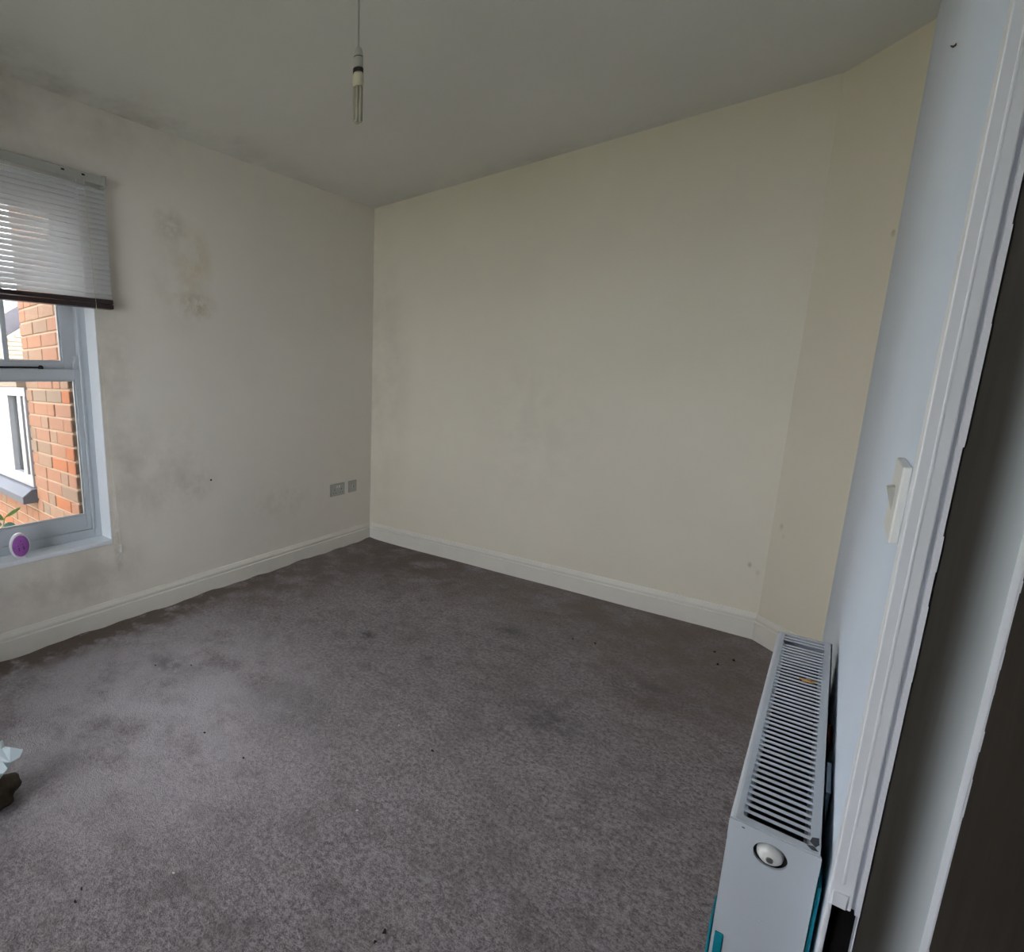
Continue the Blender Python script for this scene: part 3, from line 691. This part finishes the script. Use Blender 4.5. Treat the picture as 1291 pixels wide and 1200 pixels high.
# ------------------------------------------------------------------ bits fallen behind the radiator
tag(MB().box(2.6055, 2.6105, -1.97, -1.90, 0.36, 0.615).build('red_packet', 'red', bevel=0.001), 'dark red packet wedged behind the radiator', 'packet')
tag(MB().box(2.6055, 2.6110, -2.15, -2.06, 0.34, 0.628).build('blue_packet', 'pale_blue', bevel=0.001), 'pale blue packet wedged behind the radiator', 'packet')

# ------------------------------------------------------------------ outside: brick return wall, lean-to, neighbour, garden
YB = -2.14; XE = -0.93
bwl = tag(empty('brick_wall', (-0.6, YB, -2.7)), 'tall orange brick return wall close outside the window', 'brick wall')
MB().box(-0.27, XE + 0.004, YB + 0.006, YB + 0.30, -2.7, 2.75).build('mortar_core', 'mortar', bwl)
MB().box(-0.27, XE, YB, YB + 0.29, -2.7, 0.15).build('lower_brickwork', 'brick_far', bwl)
rb = random.Random(21)
def brick_run(parent, x0, x1, z0, z1, yb):
    z = z0; row = 0; meshes = {}
    while z < z1 - 0.03:
        x = x0; first = True
        while x > x1 + 0.015:
            w = (0.1025 if (first and row % 2) else rb.choice((0.215, 0.215, 0.1025))); first = False
            w = min(w, x - x1)
            if x - w - x1 < 0.05: w = x - x1
            ci = rb.choice((0, 0, 0, 1, 1, 2, 3, 4, 4, 5)); key = (round(w, 3), ci)
            d = rb.uniform(-0.002, 0.002)
            if key not in meshes:
                o = MB().box(-w, 0, 0, 0.05, 0, 0.065).build('brick', 'brick_%d' % ci, parent, bevel=0.003, seg=1); meshes[key] = o
            else:
                o = meshes[key].copy(); COL.objects.link(o); o.parent = parent
            o.location = Vector((x, yb + d, z)) - parent.location
            x -= w + 0.010
        z += 0.075; row += 1
brick_run(bwl, -0.27, XE, 0.15, 2.70, YB)

lt = tag(empty('lean_to', (-1.9, YB, -2.7)), 'low brick extension with white window and slate sill beside the tall brick wall', 'building')
MB().box(XE - 0.002, -3.2, YB + 0.006, YB + 0.30, -2.7, 0.52).build('mortar_core', 'mortar', lt)
MB().box(XE - 0.002, -3.2, YB, YB + 0.29, -2.7, -0.15).build('lower_brickwork', 'brick_far', lt)
brick_run(lt, XE - 0.004, -2.6, -0.15, 0.51, YB)
MB().box(XE - 0.002, -3.2, YB - 0.05, YB + 0.30, 1.205, 1.262).build('fascia', 'cream_board', lt, bevel=0.003)
MB().box(XE - 0.002, -3.2, YB - 0.02, YB + 1.6, 1.262, 1.275).build('roof', 'roof_slate', lt)
MB().box(-2.05, -3.2, YB, YB + 0.29, 0.52, 1.205).build('side_wall', 'brick_far', lt)
MB().prism([(XE + 0.02, YB - 0.085, 0.500), (XE + 0.02, YB + 0.05, 0.500), (XE + 0.02, YB + 0.05, 0.590), (XE + 0.02, YB - 0.03, 0.585), (XE + 0.02, YB - 0.085, 0.545)],
           [(-2.1, YB - 0.085, 0.500), (-2.1, YB + 0.05, 0.500), (-2.1, YB + 0.05, 0.590), (-2.1, YB - 0.03, 0.585), (-2.1, YB - 0.085, 0.545)]).build('slate_sill', 'slate', lt, bevel=0.004)
wl = empty('window', (-1.5, YB, 0.59)); wl.parent = lt; wl.location = Vector((-1.5, YB, 0.59)) - lt.location
def lw(nm, mb, mat='pvc_white', bev=0.003):
    o = mb.build(nm, mat, None, bevel=bev); o.parent = wl; o.location = -Vector((-1.5, YB, 0.59)); return o
lw('frame_rail', MB().box(XE - 0.004, -2.05, YB - 0.01, YB + 0.06, 0.590, 0.665)); lw('frame_rail', MB().box(XE - 0.004, -2.05, YB - 0.01, YB + 0.06, 1.15, 1.205))
for a, b in ((XE - 0.004, -0.965), (-1.015, -1.085), (-1.27, -1.62), (-1.98, -2.05)): lw('frame_post', MB().box(a, b, YB - 0.012, YB + 0.06, 0.665, 1.15))
for a, b in ((-0.965, -1.015), (-1.085, -1.27), (-1.62, -1.98)): lw('pane', MB().box(a, b, YB + 0.02, YB + 0.026, 0.665, 1.15), 'glass', 0)
lw('blind_behind', MB().box(XE - 0.01, -2.05, YB + 0.14, YB + 0.15, 0.60, 1.20), 'plastic_grey', 0)

nh = tag(empty('neighbour_house', (-9.5, 0.6, -2.7)), 'pale boarded gable house with grey slate roof beyond the lean-to', 'house')
gz = lambda y: 2.08 + 0.65 * (y - 0.08)
MB().extr([(-9, -2.2, -2.7), (-9, 2.4, -2.7), (-9, 2.4, gz(2.4)), (-9, -2.2, gz(-2.2))], (-0.3, 0, 0)).build('wall', 'cream_board', nh)
bz = 0.6
while bz < 3.4:
    yl = (bz + 0.075 - 2.08) / 0.65 + 0.08
    if yl < 2.35: MB().prism([(-9, max(-2.2, yl), bz), (-8.975, max(-2.2, yl), bz), (-8.99, max(-2.2, yl), bz + 0.076), (-9, max(-2.2, yl), bz + 0.076)],
                             [(-9, 2.4, bz), (-8.975, 2.4, bz), (-8.99, 2.4, bz + 0.076), (-9, 2.4, bz + 0.076)]).build('board', 'cream_board', nh)
    bz += 0.082
MB().extr([(-9.35, -2.6, -2.7), (-9.35, 2.8, -2.7), (-9.35, 2.8, gz(2.8) + 0.42), (-9.35, -2.6, gz(-2.6) + 0.42)], (-4.5, 0, 0)).build('roof', 'roof_slate', nh)

struct(MB().box(-1.6, -9.0, -5.3, -5.0, -2.7, 3.6).build('wall_added_shade', 'brick_far'), 'added unseen tall brick wall shading the yard brickwork', 'wall')  # added out of view to cut sky light on the brickwork
struct(MB().box(-40, 8, -40, 30, -2.8, -2.7).build('ground_garden', 'grass'), 'dry pale lawn and paving of the yard below the window', 'ground')

sp = tag(empty('weed_sprig', (-0.36, -2.49, 0.44)), 'green leafy weed sprig growing just outside the window pane', 'plant')
MB().box(-0.45, -0.25, WY0, -2.2, 0.36, 0.42).build('outer_ledge', 'slate', None, bevel=0.004)
bpy.data.objects['outer_ledge']['label'] = 'outer slate window ledge below the sash'; bpy.data.objects['outer_ledge']['kind'] = 'structure'; bpy.data.objects['outer_ledge']['category'] = 'ledge'
MB().tube([(-0.36, -2.49, 0.415), (-0.358, -2.487, 0.50), (-0.352, -2.470, 0.57), (-0.35, -2.43, 0.600), (-0.35, -2.395, 0.612)], [0.003, 0.0028, 0.0024, 0.002, 0.0015], 8).build('stem', 'leaf_green', sp)
def leaf(p, d, w, mat):
    p = Vector(p); d = Vector(d); L_ = d.length; dn_ = d.normalized(); s = dn_.cross(Vector((0.9, 0.1, 0.35))).normalized(); nn = s.cross(dn_)
    top = []
    n = 9
    le = [p + d * (i / n) + s * (w * math.sin(math.pi * i / n) ** 0.8) + nn * (0.004 * math.sin(math.pi * i / n)) for i in range(n + 1)]
    ri = [p + d * (i / n) - s * (w * math.sin(math.pi * i / n) ** 0.8) + nn * (0.004 * math.sin(math.pi * i / n)) for i in range(n - 1, 0, -1)]
    MB().extr([tuple(v) for v in le + ri], tuple(nn * 0.0008)).build('leaf', mat, sp)
leaf((-0.352, -2.470, 0.57), (0.004, 0.075, 0.038), 0.009, 'leaf_green')
leaf((-0.356, -2.480, 0.53), (0.01, 0.055, -0.012), 0.018, 'leaf_blue')
leaf((-0.356, -2.485, 0.535), (0.01, -0.06, 0.02), 0.018, 'leaf_blue')
leaf((-0.354, -2.475, 0.555), (0.01, -0.045, 0.05), 0.012, 'leaf_green')
leaf((-0.357, -2.488, 0.49), (0.01, 0.05, -0.02), 0.016, 'leaf_blue')
